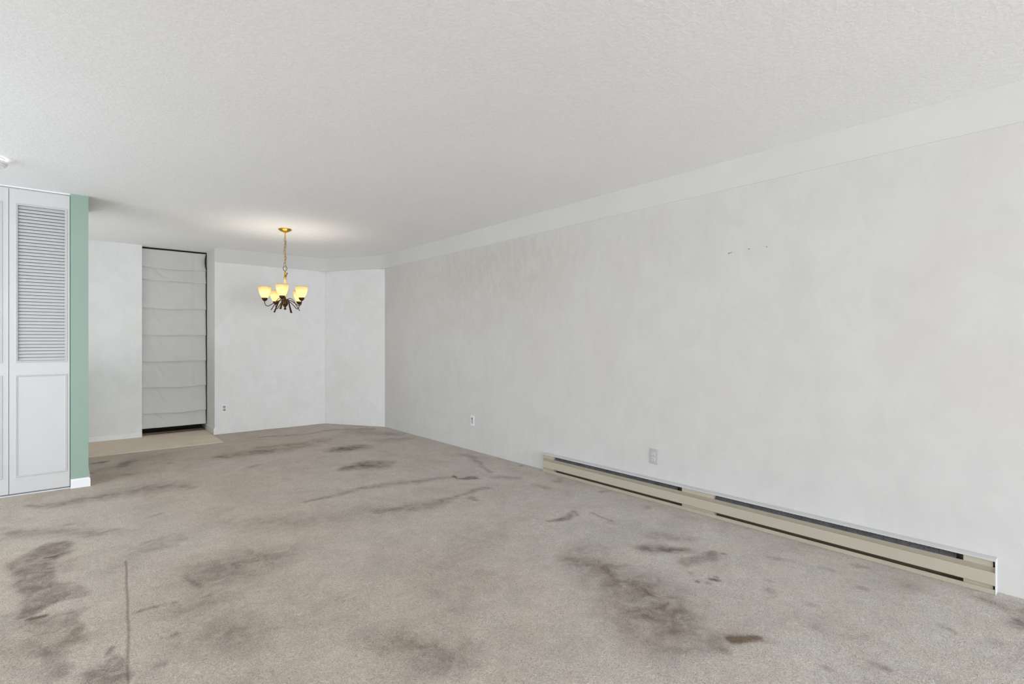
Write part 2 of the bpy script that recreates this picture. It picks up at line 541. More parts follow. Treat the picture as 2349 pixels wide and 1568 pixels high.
# ================================================================== THE SETTING
# carpet: fine grid inside the view carrying the stains as an attribute
def axis(lo, a, b, hi, step):
    return np.concatenate([np.arange(lo, a, 0.2), np.arange(a, b, step), np.array([hi])])
gx = np.unique(np.round(np.concatenate([axis(XL - 0.1, -0.9, XR, XR + 0.05, 0.0125), np.arange(0.14, 0.27, 0.005)]), 4))
gy = np.concatenate([axis(YN - 0.1, 0.1, 4.0, 4.0, 0.0125)[:-1], np.arange(4.0, 7.72, 0.02), np.array([YB + 0.5])])
GX, GY = np.meshgrid(gx, gy)
wx = GX + 0.03 * np.sin(GY * 7.1 + 1.3 * np.sin(GX * 5.3)) + 0.012 * np.sin(GY * 17.0 + GX * 11.0) + 0.006 * np.sin(GY * 41 - GX * 23)
wy = GY + 0.03 * np.sin(GX * 6.3 + 1.7 * np.sin(GY * 4.1)) + 0.012 * np.sin(GX * 19.0 - GY * 9.0) + 0.006 * np.sin(GX * 37 + GY * 29)
stain = np.zeros_like(GX)
brown = np.zeros_like(GX)
for pts, s, soft in STAINS:
    small = max(p[2] for p in pts) < 0.025
    px, py = (GX, GY) if small else (wx, wy)
    best = np.zeros_like(GX)
    if len(pts) == 1:
        pts = [pts[0], (pts[0][0] + 0.001, pts[0][1], pts[0][2])]
    for (x0, y0, r0), (x1, y1, r1) in zip(pts[:-1], pts[1:]):
        dx, dy = x1 - x0, y1 - y0
        t = np.clip(((px - x0) * dx + (py - y0) * dy) / (dx * dx + dy * dy + 1e-9), 0, 1)
        d = np.hypot(px - x0 - t * dx, py - y0 - t * dy)
        r = np.maximum(1.2 * (r0 + t * (r1 - r0)), 0.014)
        q = np.clip((1 + 1.3 * soft - d / r) / (2.6 * soft), 0, 1)
        best = np.maximum(best, q * q * (3 - 2 * q))
    if s > 0.8:
        brown = np.maximum(brown, best)
    stain = 1 - (1 - stain) * (1 - min(0.95, 1.2 * s) * best)
seam = np.zeros_like(GX)
sx = np.interp(GY, [2.2, 2.296, 2.783, 3.56, 3.65], [0.158, 0.161, 0.198, 0.243, 0.247]) + 0.0012 * np.sin(GY * 17)
seam = np.clip(1 - np.abs(GX - sx) / 0.0075, 0, 1) * (GY > 1.9) * (GY < 3.6)
nx, ny = len(gx), len(gy)
zz = 0.0015 * np.sin(GX * 9 + 2 * np.sin(GY * 3)) * np.sin(GY * 8) * (GX > -0.9) * (GX < XR - 0.15) - 0.004 * seam
verts = np.stack([GX.ravel(), GY.ravel(), zz.ravel()], 1)
ii, jj = np.meshgrid(np.arange(nx - 1), np.arange(ny - 1))
a = (jj * nx + ii).ravel()
faces = np.stack([a, a + 1, a + nx + 1, a + nx], 1)
me = bpy.data.meshes.new('floor')
me.vertices.add(len(verts))
me.vertices.foreach_set('co', verts.ravel().astype(np.float32))
me.loops.add(faces.size)
me.loops.foreach_set('vertex_index', faces.ravel().astype(np.int32))
me.polygons.add(len(faces))
me.polygons.foreach_set('loop_start', (np.arange(len(faces)) * 4).astype(np.int32))
me.update(calc_edges=True)
me.polygons.foreach_set('use_smooth', np.ones(len(faces), dtype=bool))
ca = me.color_attributes.new('stain', 'FLOAT_COLOR', 'POINT')
rgba = np.stack([stain.ravel(), seam.ravel(), brown.ravel(), np.ones(nx * ny)], 1).astype(np.float32)
ca.data.foreach_set('color', rgba.ravel())
me.materials.append(M['carpet'])
struct(link('floor', me))

# smooth hall strip laid along the hall wall
bm = bmesh.new()
box(bm, XL, 1.432, 7.045, YB, -0.005, 0.005, 0.002, 1)
struct(build('floor_hall', bm, M['hall_floor']))

def wall(name, mat, *boxes):
    bm = bmesh.new()
    for bx in boxes:
        box(bm, *bx)
    return struct(build(name, bm, mat))

T = 0.12
wall('ceiling', M['ceiling'], (XL - T, XR + T, YN - T, YB + 0.5, H, H + 0.1))
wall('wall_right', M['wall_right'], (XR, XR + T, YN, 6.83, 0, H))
# chamfered corner wall between right and far wall
bm = bmesh.new()
A, B = Vector((XR, 6.83, 0)), Vector((2.905, YF, 0))
q = [A, B, Vector((B.x, B.y + T, 0)), Vector((XR + T, YF + T, 0)), Vector((XR + T, A.y, 0))]
lo = [bm.verts.new(p) for p in q]
hi = [bm.verts.new(p + Vector((0, 0, H))) for p in q]
for i in range(5):
    j = (i + 1) % 5
    bm.faces.new((lo[i], lo[j], hi[j], hi[i]))
bm.faces.new(lo[::-1]); bm.faces.new(hi)
struct(build('wall_corner', bm, M['wall']))
wall('wall_far', M['wall'], (1.455, 2.905, YF, YB + 0.4, 0, H))
wall('wall_hall', M['wall'], (XL, 0.712, YH, YB + 0.4, 0, H))
wall('wall_recess', M['dark'], (0.712, 1.455, YB + 0.3, YB + 0.4, 0, H))
# closet block: green return, header behind the door track, closet sides
wall('wall_closet', M['green'],
     (0.012, 0.128, YC, 6.4, 0, H),
     (XL, -0.722, YC, YC + T, 0, H),
     (XL, 0.012, 6.28, 6.4, 0, H))
# outside the view: rear wall with its window opening, left wall with an added one
wall('wall_left', M['wall'], (XL - T, XL, YN, YH, 0, 0.3), (XL - T, XL, YN, YH, 2.2, H),
     (XL - T, XL, YN, 2.4, 0.3, 2.2), (XL - T, XL, 5.4, YH, 0.3, 2.2))
wall('wall_rear', M['wall'], (XL, XR, YN - T, YN, 0, 0.15), (XL, XR, YN - T, YN, 2.15, H),
     (XL, -1.2, YN - T, YN, 0.15, 2.15), (2.6, XR, YN - T, YN, 0.15, 2.15))
# glazing frames of the rear window and the added left one
bm = bmesh.new()
for x in (-1.2, 0.67, 2.55):
    box(bm, x, x + 0.05, YN - 0.09, YN - 0.03, 0.15, 2.15)
for z in (0.15, 2.10):
    box(bm, -1.15, 2.55, YN - 0.085, YN - 0.035, z, z + 0.05)
struct(build('window_1', bm, M['trim']))
bm = bmesh.new()
for y in (2.4, 3.875, 5.35):
    box(bm, XL - 0.09, XL - 0.03, y, y + 0.05, 0.3, 2.2)
for z in (0.3, 2.15):
    box(bm, XL - 0.085, XL - 0.035, 2.45, 5.35, z, z + 0.05)
struct(build('window_added', bm, M['trim']))

# plaster cove under the ceiling, rounded through the two corners
cove_prof = [(0.0, 2.262), (0.004, 2.264), (0.006, 2.29), (0.010, 2.33), (0.017, 2.38), (0.026, 2.42), (0.036, H)]
def round_path(pts, r, n=6):
    out = [Vector(pts[0])]
    for i in range(1, len(pts) - 1):
        p = Vector(pts[i])
        d0 = (Vector(pts[i - 1]) - p).normalized()
        d1 = (Vector(pts[i + 1]) - p).normalized()
        a, c = p + d0 * r, p + d1 * r
        for k in range(n + 1):
            t = k / n
            out.append((1 - t) ** 2 * a + 2 * t * (1 - t) * p + t * t * c)
    out.append(Vector(pts[-1]))
    return out
base_line = [(XR, YN), (XR, 6.83), (2.905, YF), (1.46, YF)]
path = round_path(base_line, 0.18)
bm = bmesh.new()
rings = []
for i, p in enumerate(path):
    t = (path[min(i + 1, len(path) - 1)] - path[max(i - 1, 0)]).normalized()
    nrm = Vector((-t.y, t.x))
    fade = 1.0
    if i == len(path) - 1:
        fade = 0.35
    ring = [bm.verts.new((p.x + nrm.x * o * fade, p.y + nrm.y * o * fade, z)) for o, z in cove_prof]
    rings.append(ring)
for A_, B_ in zip(rings[:-1], rings[1:]):
    for k in range(len(cove_prof) - 1):
        bm.faces.new((A_[k], A_[k + 1], B_[k + 1], B_[k]))
# back of the cove, so that it is a solid moulding
back = [[bm.verts.new((p.x, p.y, z)) for z in (2.262, H)] for p in (path[0], path[-1])]
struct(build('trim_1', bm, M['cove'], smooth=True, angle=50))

# ------------------------------------------------------------------ baseboards
def baseboard(name, pts, h=0.076, t=0.013):
    """pts: (x,y) line walked with the room on its left"""
    P = [Vector(p) for p in pts]
    prof = [(0, 0), (t, 0), (t, h - 0.012), (t * 0.55, h - 0.003), (t * 0.35, h), (0, h)]
    bm = bmesh.new()
    rings = []
    for i, p in enumerate(P):
        if i == 0:
            n = P[1] - P[0]; n = Vector((-n.y, n.x)).normalized(); s = 1
        elif i == len(P) - 1:
            n = P[-1] - P[-2]; n = Vector((-n.y, n.x)).normalized(); s = 1
        else:
            n0 = P[i] - P[i - 1]; n0 = Vector((-n0.y, n0.x)).normalized()
            n1 = P[i + 1] - P[i]; n1 = Vector((-n1.y, n1.x)).normalized()
            n = (n0 + n1).normalized(); s = 1 / n.dot(n0)
        rings.append([bm.verts.new((p.x + n.x * o * s, p.y + n.y * o * s, z)) for o, z in prof])
    for A_, B_ in zip(rings[:-1], rings[1:]):
        for k in range(len(prof)):
            l = (k + 1) % len(prof)
            bm.faces.new((A_[k], A_[l], B_[l], B_[k]))
    bm.faces.new(rings[0]); bm.faces.new(rings[-1][::-1])
    return struct(build(name, bm, M['trim']))
baseboard('baseboard_closet', [(0.128, 6.38), (0.128, YC), (0.013, YC)])
baseboard('baseboard_jamb', [(1.470, YF), (1.455, YF), (1.455, YB + 0.28)], 0.085, 0.014)
baseboard('baseboard_hall', [(0.712, YH), (XL + 0.02, YH)], 0.062, 0.008)

# ------------------------------------------------------------------ dark threshold under the blind
bm = bmesh.new()
box(bm, 0.715, 1.44, YB + 0.06, YB + 0.29, 0, 0.022, 0.004, 1)
struct(build('trim_2', bm, M['sill']))

# ------------------------------------------------------------------ closet: louvred bifold door in its tracks
XA, XB, XM = -0.720, 0.008, -0.3565     # opening and fold line
YD = YC + 0.020                          # door face
door = empty('door_1', (XM, YD, 0))
struct(door)
def rel(o):                              # part built in world space -> keep it under its thing
    o.matrix_parent_inverse = Matrix.Translation(-door.location)
    return o
slat_me = None
mold_cache = {}
def ring_frame(bm, x0, x1, z0, z1, w, y0, y1):
    """picture-frame moulding with a rounded section between y0 (proud) and y1"""
    prof = [(0, y1), (0.0, y0 + 0.003), (w * 0.25, y0), (w * 0.45, y0 + 0.002), (w * 0.55, y0 + 0.0035), (w * 0.75, y0 + 0.001), (w, y0 + 0.004), (w, y1)]
    rings = []
    for cx, cz, sx_, sz_ in ((x0, z0, 1, 1), (x1, z0, -1, 1), (x1, z1, -1, -1), (x0, z1, 1, -1)):
        rings.append([bm.verts.new((cx + sx_ * o, y, cz + sz_ * o)) for o, y in prof])
    for i in range(4):
        A_, B_ = rings[i], rings[(i + 1) % 4]
        for k in range(len(prof) - 1):
            bm.faces.new((A_[k], A_[k + 1], B_[k + 1], B_[k]))
for k, (x0, x1, lx0, lx1) in enumerate(((-0.355, 0.008, -0.320, -0.008), (-0.718, -0.358, -0.705, -0.393))):
    z0, z1 = 0.017, 2.427
    lz0, lz1 = 1.052, 2.318
    pz0, pz1 = 0.143, 0.953
    bm = bmesh.new()
    y0, y1 = YD, YD + 0.030
    w = 0.015
    box(bm, x0, lx0 + w, y0, y1, z0, z1)           # stiles
    box(bm, lx1 - w, x1, y0, y1, z0, z1)
    for a0, a1 in ((z0, lz0 + w), (lz1 - w, z1)):              # rails; the lower one carries the flat panel
        box(bm, lx0 + w, lx1 - w, y0, y1, a0, a1)
    pan = rel(build('door_panel', bm, M['door'], door))
    def sub(o):
        o.parent = pan
        return o
    bm = bmesh.new()
    ring_frame(bm, lx0, lx1, lz0, lz1, w, y0 - 0.006, y0 + 0.004)
    sub(build('louver_frame', bm, M['door'], smooth=True, angle=35))
    bm = bmesh.new()
    ring_frame(bm, lx0, lx1, pz0, pz1, w, y0 - 0.006, y0 + 0.004)
    sub(build('panel_molding', bm, M['door'], smooth=True, angle=35))
    n = 47
    a0, a1 = lz0 + w, lz1 - w
    pitch = (a1 - a0) / n
    if slat_me is None:
        bm = bmesh.new()
        box(bm, -(lx1 - lx0 - 2 * w) / 2, (lx1 - lx0 - 2 * w) / 2, -0.0132, 0.0132, -0.0026, 0.0026, 0.002, 2)
        bmesh.ops.rotate(bm, verts=bm.verts[:], cent=(0, 0, 0), matrix=Matrix.Rotation(math.radians(61), 3, 'X'))
        bmesh.ops.recalc_face_normals(bm, faces=bm.faces[:])
        slat_me = bpy.data.meshes.new('slat')
        bm.to_mesh(slat_me); bm.free()
        slat_me.materials.append(M['door'])
    for i in range(n):
        s = link('slat', slat_me, pan)
        s.location = ((lx0 + lx1) / 2, y0 + 0.0135, a0 + pitch * (i + 0.5))
# top track right under the ceiling, floor track under the door
bm = bmesh.new()
box(bm, XA, 0.0115, YD - 0.006, YD - 0.003, 2.437, H - 0.0005)
box(bm, XA, 0.0115, YD + 0.034, YD + 0.037, 2.43, H - 0.0005)
box(bm, XA, 0.0115, YD - 0.003, YD + 0.034, H - 0.004, H - 0.0005)
struct(build('trim_3', bm, M['trim']))
bm = bmesh.new()
box(bm, XA, 0.0115, YD - 0.012, YD - 0.006, 0, 0.010)
box(bm, XA, 0.0115, YD - 0.006, YD + 0.034, 0, 0.003)
box(bm, XA, 0.0115, YD + 0.034, YD + 0.038, 0, 0.008)
struct(build('trim_4', bm, M['steel']))

# ================================================================== THINGS
# ------------------------------------------------------------------ fabric blind in the recess
blind = empty('roman_blind', (1.073, YB, 0.09))
tag(blind, 'pale grey fabric roman blind with sagging folds covering the recessed doorway', 'blind')
bi = Matrix.Translation(-blind.location)
hems = [2.425, 2.190, 2.026, 1.663, 1.313, 0.966, 0.622, 0.283, 0.0905]
bx0, bx1 = 0.718, 1.4425
rnd = random.Random(3)
for k in range(8):
    zt, zb = hems[k], hems[k + 1]
    drop = zt - zb
    nxb, nzb = 36, 20
    ph = rnd.uniform(0, 6)
    bm = bmesh.new()
    grid = []
    last = k == 7
    for j in range(nzb + 1):
        t = j / nzb
        row = []
        for i in range(nxb + 1):
            s = i / nxb
            x = bx0 + (bx1 - bx0) * s
            # each fold swells toward its lower lip
            lip = 0.007 + 0.026 * t ** 1.6 if not last else 0.006 + 0.012 * t
            # slack between the two cord lines, and a diagonal drag crease falling from the left cord
            sag = 0.009 * math.sin(PI * min(1, max(0, (s - 0.17) / 0.62))) * (0.4 + 0.6 * t)
            c0 = 0.17 + 0.24 * t
            crease = 0.019 * math.exp(-((s - c0) / 0.035) ** 2) * math.sin(PI * min(1, t * 1.25)) * (1.0 if k != 0 else 0.35)
            cord = -0.007 * math.exp(-((s - 0.17) / 0.03) ** 2) - 0.007 * math.exp(-((s - 0.82) / 0.03) ** 2)
            wob = 0.0025 * math.sin(9 * s + ph + 4 * t) + 0.0015 * math.sin(21 * s - 6 * t + ph)
            crush = 0.0
            if k == 0:
                crush = 0.03 * max(0, (s - 0.86) / 0.14) ** 1.5 * math.sin(PI * t) - 0.012 * math.exp(-((s - 0.93) / 0.02) ** 2) * t
            y = YB + 0.012 - lip - sag + crease - cord + wob + crush
            dz = -0.010 * math.sin(PI * s) * t + 0.004 * math.sin(7 * s + ph) * t if k < 7 else 0
            if k == 1:
                dz += 0.012 * (s - 0.5) * t * -1
            xx = x - (0.008 * math.sin(PI * t) * max(0, (s - 0.9) / 0.1) if k == 0 else 0)
            # the top edge tucks up behind the fold above
            row.append(bm.verts.new((xx, y, zt + 0.012 * (1 - t) * (0 if k == 0 else 1) - (drop) * t + dz)))
        grid.append(row)
    # return of the fold: fabric turns under and back
    if not last:
        row2, row3 = [], []
        for vtx in grid[-1]:
            row2.append(bm.verts.new((vtx.co.x, vtx.co.y + 0.004, vtx.co.z - 0.004)))
            row3.append(bm.verts.new((vtx.co.x, YB + 0.012, vtx.co.z + 0.004)))
        grid += [row2, row3]
    for A_, B_ in zip(grid[:-1], grid[1:]):
        for i in range(nxb):
            bm.faces.new((A_[i], A_[i + 1], B_[i + 1], B_[i]))
    o = build('fabric_fold', bm, M['cloth'], blind, smooth=True, angle=60)
    o.matrix_parent_inverse = bi
    mod = o.modifiers.new('thick', 'SOLIDIFY')
    mod.thickness = 0.0025
    mod.offset = 1
bm = bmesh.new()
box(bm, 0.716, 1.452, YB + 0.020, YB + 0.055, 2.405, H - 0.001, 0.002, 1)
o = build('headrail', bm, M['dark'], blind); o.matrix_parent_inverse = bi
bm = bmesh.new()
tube(bm, [Vector((1.449, YB - 0.002, 2.41)), Vector((1.4495, YB - 0.004, 1.6)), Vector((1.449, YB - 0.002, 0.9)), Vector((1.4495, YB - 0.003, 0.13))], 0.0022, 6, side=Vector((1, 0, 0)))
o = build('pull_cord', bm, M['dark'], blind); o.matrix_parent_inverse = bi
o['label'] = 'dark pull cord along the right edge'

# ------------------------------------------------------------------ baseboard heater
HY0, HY1 = 0.386, 3.520
heater = empty('baseboard_heater', (XR, (HY0 + HY1) / 2, 0))
tag(heater, 'long cream electric baseboard heater along the foot of the right wall', 'heater')
hi_ = Matrix.Translation(-heater.location)
def hpart(name, bm, mat, **kw):
    o = build(name, bm, mat, heater, **kw)
    o.matrix_parent_inverse = hi_
    return o
def X_(d): return XR - d
D = 0.055
bm = bmesh.new()      # back plate with the foot tray
prism_y(bm, [(X_(0.001), 0.004), (X_(0.001), 0.150), (X_(0.006), 0.150), (X_(0.006), 0.010), (X_(0.006), 0.004)], HY0 + 0.004, HY1 - 0.004)
hpart('back_plate', bm, M['inner'])
bm = bmesh.new()
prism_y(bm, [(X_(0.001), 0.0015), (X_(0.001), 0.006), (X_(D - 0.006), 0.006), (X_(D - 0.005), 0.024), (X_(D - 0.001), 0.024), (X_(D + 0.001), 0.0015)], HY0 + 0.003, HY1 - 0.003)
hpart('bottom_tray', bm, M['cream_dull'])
bm = bmesh.new()      # white top
prism_y(bm, [(X_(0.001), 0.169), (X_(D - 0.004), 0.168), (X_(D), 0.166), (X_(D), 0.160), (X_(D - 0.002), 0.160), (X_(D - 0.004), 0.1645), (X_(0.001), 0.1655)], HY0, HY1 - 0.001)
hpart('top_cover', bm, M['cap'])
bm = bmesh.new()      # cream front with a sloped shoulder
prism_y(bm, [(X_(D - 0.001), 0.105), (X_(D), 0.103), (X_(D), 0.045), (X_(D - 0.002), 0.042), (X_(D - 0.006), 0.042), (X_(D - 0.004), 0.101), (X_(D - 0.016), 0.105)], HY0 + 0.002, HY1 - 0.002)
hpart('front_panel', bm, M['cream'])
bm = bmesh.new()      # set-back strip along the top of the front, shade painted into its cream
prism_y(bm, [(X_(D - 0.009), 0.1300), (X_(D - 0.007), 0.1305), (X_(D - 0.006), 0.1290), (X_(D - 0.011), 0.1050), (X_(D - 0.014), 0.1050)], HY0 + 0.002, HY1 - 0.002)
o = hpart('upper_strip', bm, M['strip_shaded'])
o['label'] = 'strip above the front face, shade put into its duller cream'
for y0, y1, mt, lb in ((HY0 - 0.0005, HY0 + 0.002, M['wall_right'], 'end cap painted over white'), (HY1 - 0.002, HY1 + 0.0005, M['cream'], None)):
    bm = bmesh.new()
    prism_y(bm, [(X_(0.0005), 0.0), (X_(0.0005), 0.168), (X_(D - 0.006), 0.167), (X_(D - 0.0005), 0.163), (X_(D - 0.0005), 0.0)], y0, y1)
    o = hpart('end_cap', bm, mt)
    if lb: o['label'] = lb
for y0, y1 in ((HY1 - 0.133, HY1 - 0.003), (1.824, 2.069), (HY0 + 0.010, HY0 + 0.120)):
    bm = bmesh.new()
    box(bm, X_(0.047), X_(0.006), y0, y1, 0.128, 0.1640, 0.001, 1)
    hpart('junction_cover', bm, M['cream'])
    bm = bmesh.new()
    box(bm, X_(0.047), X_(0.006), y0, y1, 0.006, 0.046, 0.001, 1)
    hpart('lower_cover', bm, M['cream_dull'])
for y0, y1 in ((0.535, 1.822), (2.115, HY1 - 0.136)):
    bm = bmesh.new()  # sloped grey element cover seen through the slot
    prism_y(bm, [(X_(0.012), 0.158), (X_(0.036), 0.122), (X_(0.036), 0.060), (X_(0.012), 0.060)], y0, y1)
    el = hpart('heating_element', bm, M['fin'])
    nh = int((y1 - y0) / 0.020)
    bm = bmesh.new()
    nv = Vector((-0.036, 0, 0.024)).normalized()
    for i in range(nh):
        yy = y0 + 0.01 + i * 0.020 + rnd.uniform(-0.003, 0.003)
        for t in (0.30,) if i % 3 else (0.30, 0.62):
            c = Vector((X_(0.012 + 0.024 * t), yy, 0.158 - 0.036 * t)) + nv * 0.0004
            d1, d2 = Vector((0, 1, 0)), Vector((-0.024, 0, -0.036)).normalized()
            vs = [bm.verts.new(c + d1 * 0.0032 * math.cos(a * PI / 4) + d2 * 0.0032 * math.sin(a * PI / 4)) for a in range(8)]
            bm.faces.new(vs)
    o = build('vent_holes', bm, M['slot'], el)
    o['kind'] = 'stuff'
    bm = bmesh.new()
    nf = int((y1 - y0) / 0.012)
    for i in range(nf):
        box(bm, X_(0.0405), X_(0.0362), y0 + 0.006 + i * 0.012, y0 + 0.007 + i * 0.012, 0.064, 0.120)
    o = build('fins', bm, M['fin'], el)
    o['kind'] = 'stuff'

# ------------------------------------------------------------------ wall plates
def plate_frame(loc, rz):
    return loc, rz
def outlet(loc, rz, label, mat, sockmat, slotmat, grp=None):
    """duplex receptacle; local -Y faces the room"""
    t = empty('wall_outlet', loc, rz)
    tag(t, label, 'outlet', grp)
    bm = bmesh.new()
    box(bm, -0.035, 0.035, -0.006, -0.0003, -0.0575, 0.0575, 0.0025, 2)
    build('cover_plate', bm, mat, t)
    for s in (-1, 1):
        bm = bmesh.new()
        r = bmesh.ops.create_cone(bm, cap_ends=True, segments=28, radius1=0.0172, radius2=0.0165, depth=0.004)
        bmesh.ops.rotate(bm, verts=bm.verts[:], cent=(0, 0, 0), matrix=Matrix.Rotation(PI / 2, 3, 'X'))
        for v_ in bm.verts:
            v_.co.z = max(-0.0135, min(0.0135, v_.co.z))
            v_.co += Vector((0, -0.0072, s * 0.0195))
        sk = build('socket', bm, sockmat, t)
        bm = bmesh.new()
        box(bm, -0.0075, -0.0052, -0.0096, -0.0090, s * 0.0195 - 0.001, s * 0.0195 + 0.0075)
        box(bm, 0.0052, 0.0075, -0.0096, -0.0090, s * 0.0195 - 0.001, s * 0.0195 + 0.0075)
        box(bm, -0.0025, 0.0025, -0.0096, -0.0090, s * 0.0195 - 0.010, s * 0.0195 - 0.0055)
        build('slots', bm, slotmat, sk)
    bm = bmesh.new()
    lathe(bm, [(0.0, 0.0015), (0.0025, 0.001), (0.003, 0.0)], 12)
    bmesh.ops.rotate(bm, verts=bm.verts[:], cent=(0, 0, 0), matrix=Matrix.Rotation(PI / 2, 3, 'X'))
    for v_ in bm.verts: v_.co.y -= 0.006
    build('screw', bm, M['nail'], t)
    return t
outlet((XR, 2.338, 0.333), -PI / 2, 'duplex wall outlet on the right wall just above the long heater', M['plate_grey'], M['socket'], M['slot'])
outlet((1.567, YF, 0.336), 0, 'small white duplex outlet low on the far wall beside the blind recess', M['plate'], M['sock'], M['slot'])
# single jack plate
t = empty('wall_jack', (XR, 4.708, 0.335), -PI / 2)
tag(t, 'narrow white jack plate low on the right wall, far beyond the heater', 'wall plate')
bm = bmesh.new()
box(bm, -0.035, 0.035, -0.007, -0.0003, -0.0575, 0.0575, 0.003, 2)
build('cover_plate', bm, M['plate'], t)
bm = bmesh.new()
box(bm, -0.016, 0.016, -0.0085, -0.007, -0.034, 0.034, 0.0008, 1)
build('insert', bm, M['plate_grey'], t)
bm = bmesh.new()
box(bm, -0.007, 0.007, -0.0092, -0.0084, 0.016, 0.029)
build('port', bm, M['slot'], t)

# ------------------------------------------------------------------ nails left in the right wall
for y, z, tilt, ln, lb in ((1.718, 1.830, 0.55, 0.030, 'bent nail slanting out of the right wall, leftmost of three'),
                           (1.593, 1.834, 0.10, 0.020, 'short nail in the right wall, middle one of three'),
                           (1.482, 1.833, 0.05, 0.010, 'tiny nail stub in the right wall, rightmost of three')):
    t = empty('wall_nail', (XR, y, z))
    tag(t, lb, 'nail', 'nails left in the right wall')
    bm = bmesh.new()
    d = Vector((-math.cos(tilt), math.sin(tilt) * 0.7, -math.sin(tilt) * 0.7)).normalized()
    tube(bm, [Vector((0.002, 0, 0)), d * ln], 0.0014, 8)
    build('shank', bm, M['nail'], t, smooth=True, angle=40)
    bm = bmesh.new()
    tube(bm, [d * (ln - 0.0012), d * (ln + 0.0008)], 0.0034, 12)
    build('head', bm, M['nail'], t)

# ------------------------------------------------------------------ round ceiling fixture by the closet
t = empty('ceiling_light', (-0.412, 4.885, H))
tag(t, 'white round fixture on the ceiling near the closet, cut by the left frame edge', 'ceiling light')
bm = bmesh.new()
lathe(bm, [(0.0, -0.0005), (0.084, -0.0005), (0.085, -0.008), (0.082, -0.012), (0.0, -0.012)], 56)
build('base_plate', bm, M['plate'], t, smooth=True, angle=40)
bm = bmesh.new()
lathe(bm, [(0.080, -0.0118), (0.082, -0.012), (0.082, -0.021), (0.080, -0.0215)], 56)
build('side_lens', bm, M['lens'], t, smooth=True, angle=40)
bm = bmesh.new()
lathe(bm, [(0.078, -0.021), (0.096, -0.021), (0.101, -0.025), (0.101, -0.037), (0.094, -0.041), (0.090, -0.042), (0.091, -0.050), (0.084, -0.056), (0.060, -0.058), (0.0, -0.059)], 56)
build('cover', bm, M['plate'], t, smooth=True, angle=35)

# ------------------------------------------------------------------ chandelier
CX, CY = 1.800, 5.925
ch = empty('chandelier', (CX, CY, H))
tag(ch, 'brass five arm chandelier with lit amber glass shades hanging from a chain', 'chandelier')
def z_(z): return z - H
bm = bmesh.new()
lathe(bm, [(0.0, z_(2.4465)), (0.067, z_(2.4465)), (0.069, z_(2.442)), (0.064, z_(2.436)), (0.046, z_(2.424)), (0.024, z_(2.415)), (0.012, z_(2.411)), (0.010, z_(2.404)), (0.0, z_(2.404))], 40)
build('canopy', bm, M['brass'], ch, smooth=True, angle=40)
bm = bmesh.new()
lathe(bm, [(0.0, z_(2.405)), (0.008, z_(2.404)), (0.0065, z_(2.396)), (0.0055, z_(2.36)), (0.0075, z_(2.352)), (0.0, z_(2.350))], 16)
build('canopy_stem', bm, M['brass'], ch, smooth=True, angle=40)
# chain
def link_mesh(L, W, r):
    bm = bmesh.new()
    pts = []
    n = 20
    for i in range(n):
        a = 2 * PI * i / n
        pts.append(Vector((W / 2 * math.cos(a), 0, (L / 2 - W / 2) * (1 if math.sin(a) > 0 else -1) + W / 2 * math.sin(a))))
    tube(bm, pts, r, 8, side=Vector((0, 1, 0)), closed=True)
    bmesh.ops.recalc_face_normals(bm, faces=bm.faces[:])
    me = bpy.data.meshes.new('chain_link')
    bm.to_mesh(me); bm.free()
    for p in me.polygons: p.use_smooth = True
    me.materials.append(M['chain'])
    return me
lm = link_mesh(0.040, 0.020, 0.0024)
zc, i = 2.336, 0
while zc > 2.03:
    o = link('chain_link', lm, ch)
    o.location = (0.004 * math.sin(i * 1.3), 0.003 * math.cos(i * 1.7), z_(zc))
    o.rotation_euler = (0.08 * math.sin(i * 2.1), 0.1 * math.sin(i * 1.1), 0.4 + (PI / 2) * (i % 2))
    zc -= 0.0345
    i += 1
bm = bmesh.new()
tube(bm, spline([(0.0, 0.0, z_(2.37)), (0.006, 0.004, z_(2.30)), (-0.005, -0.004, z_(2.22)), (0.006, 0.002, z_(2.12)), (0.010, -0.002, z_(2.05)), (0.002, 0.0, z_(1.98))], 6), 0.0032, 8, side=Vector((1, 0, 0)))
build('cord', bm, M['cord'], ch, smooth=True)
# hanging loop and column
bm = bmesh.new()
ring = [Vector((0.019 * math.cos(2 * PI * k / 24), 0, z_(2.017) + 0.025 * math.sin(2 * PI * k / 24))) for k in range(24)]
tube(bm, ring, 0.003, 8, side=Vector((0, 1, 0)), closed=True)
bmesh.ops.rotate(bm, verts=bm.verts[:], cent=(0, 0, 0), matrix=Matrix.Rotation(-0.3, 3, 'Z'))
build('hanging_loop', bm, M['bronze'], ch, smooth=True)
bm = bmesh.new()
lathe(bm, [(0.0, z_(1.992)), (0.007, z_(1.990)), (0.009, z_(1.980)), (0.0075, z_(1.965)), (0.0085, z_(1.935)), (0.012, z_(1.926)), (0.0125, z_(1.912)), (0.009, z_(1.902)), (0.010, z_(1.893))], 20)
build('stem', bm, M['brass'], ch, smooth=True, angle=50)
bm = bmesh.new()
tube(bm, [Vector((0.008, 0, z_(1.925))), Vector((0.018, -0.002, z_(1.955))), Vector((0.022, -0.003, z_(1.972)))], [0.005, 0.004, 0.006], 8, side=Vector((0, 1, 0)))
build('cord_clip', bm, M['bronze'], ch, smooth=True)
bm = bmesh.new()
lathe(bm, [(0.0095, z_(1.898)), (0.013, z_(1.880)), (0.021, z_(1.815)), (0.026, z_(1.760)), (0.022, z_(1.725)), (0.012, z_(1.708)), (0.0, z_(1.706))], 24)
build('column_sleeve', bm, M['sleeve'], ch, smooth=True, angle=50)
bm = bmesh.new()
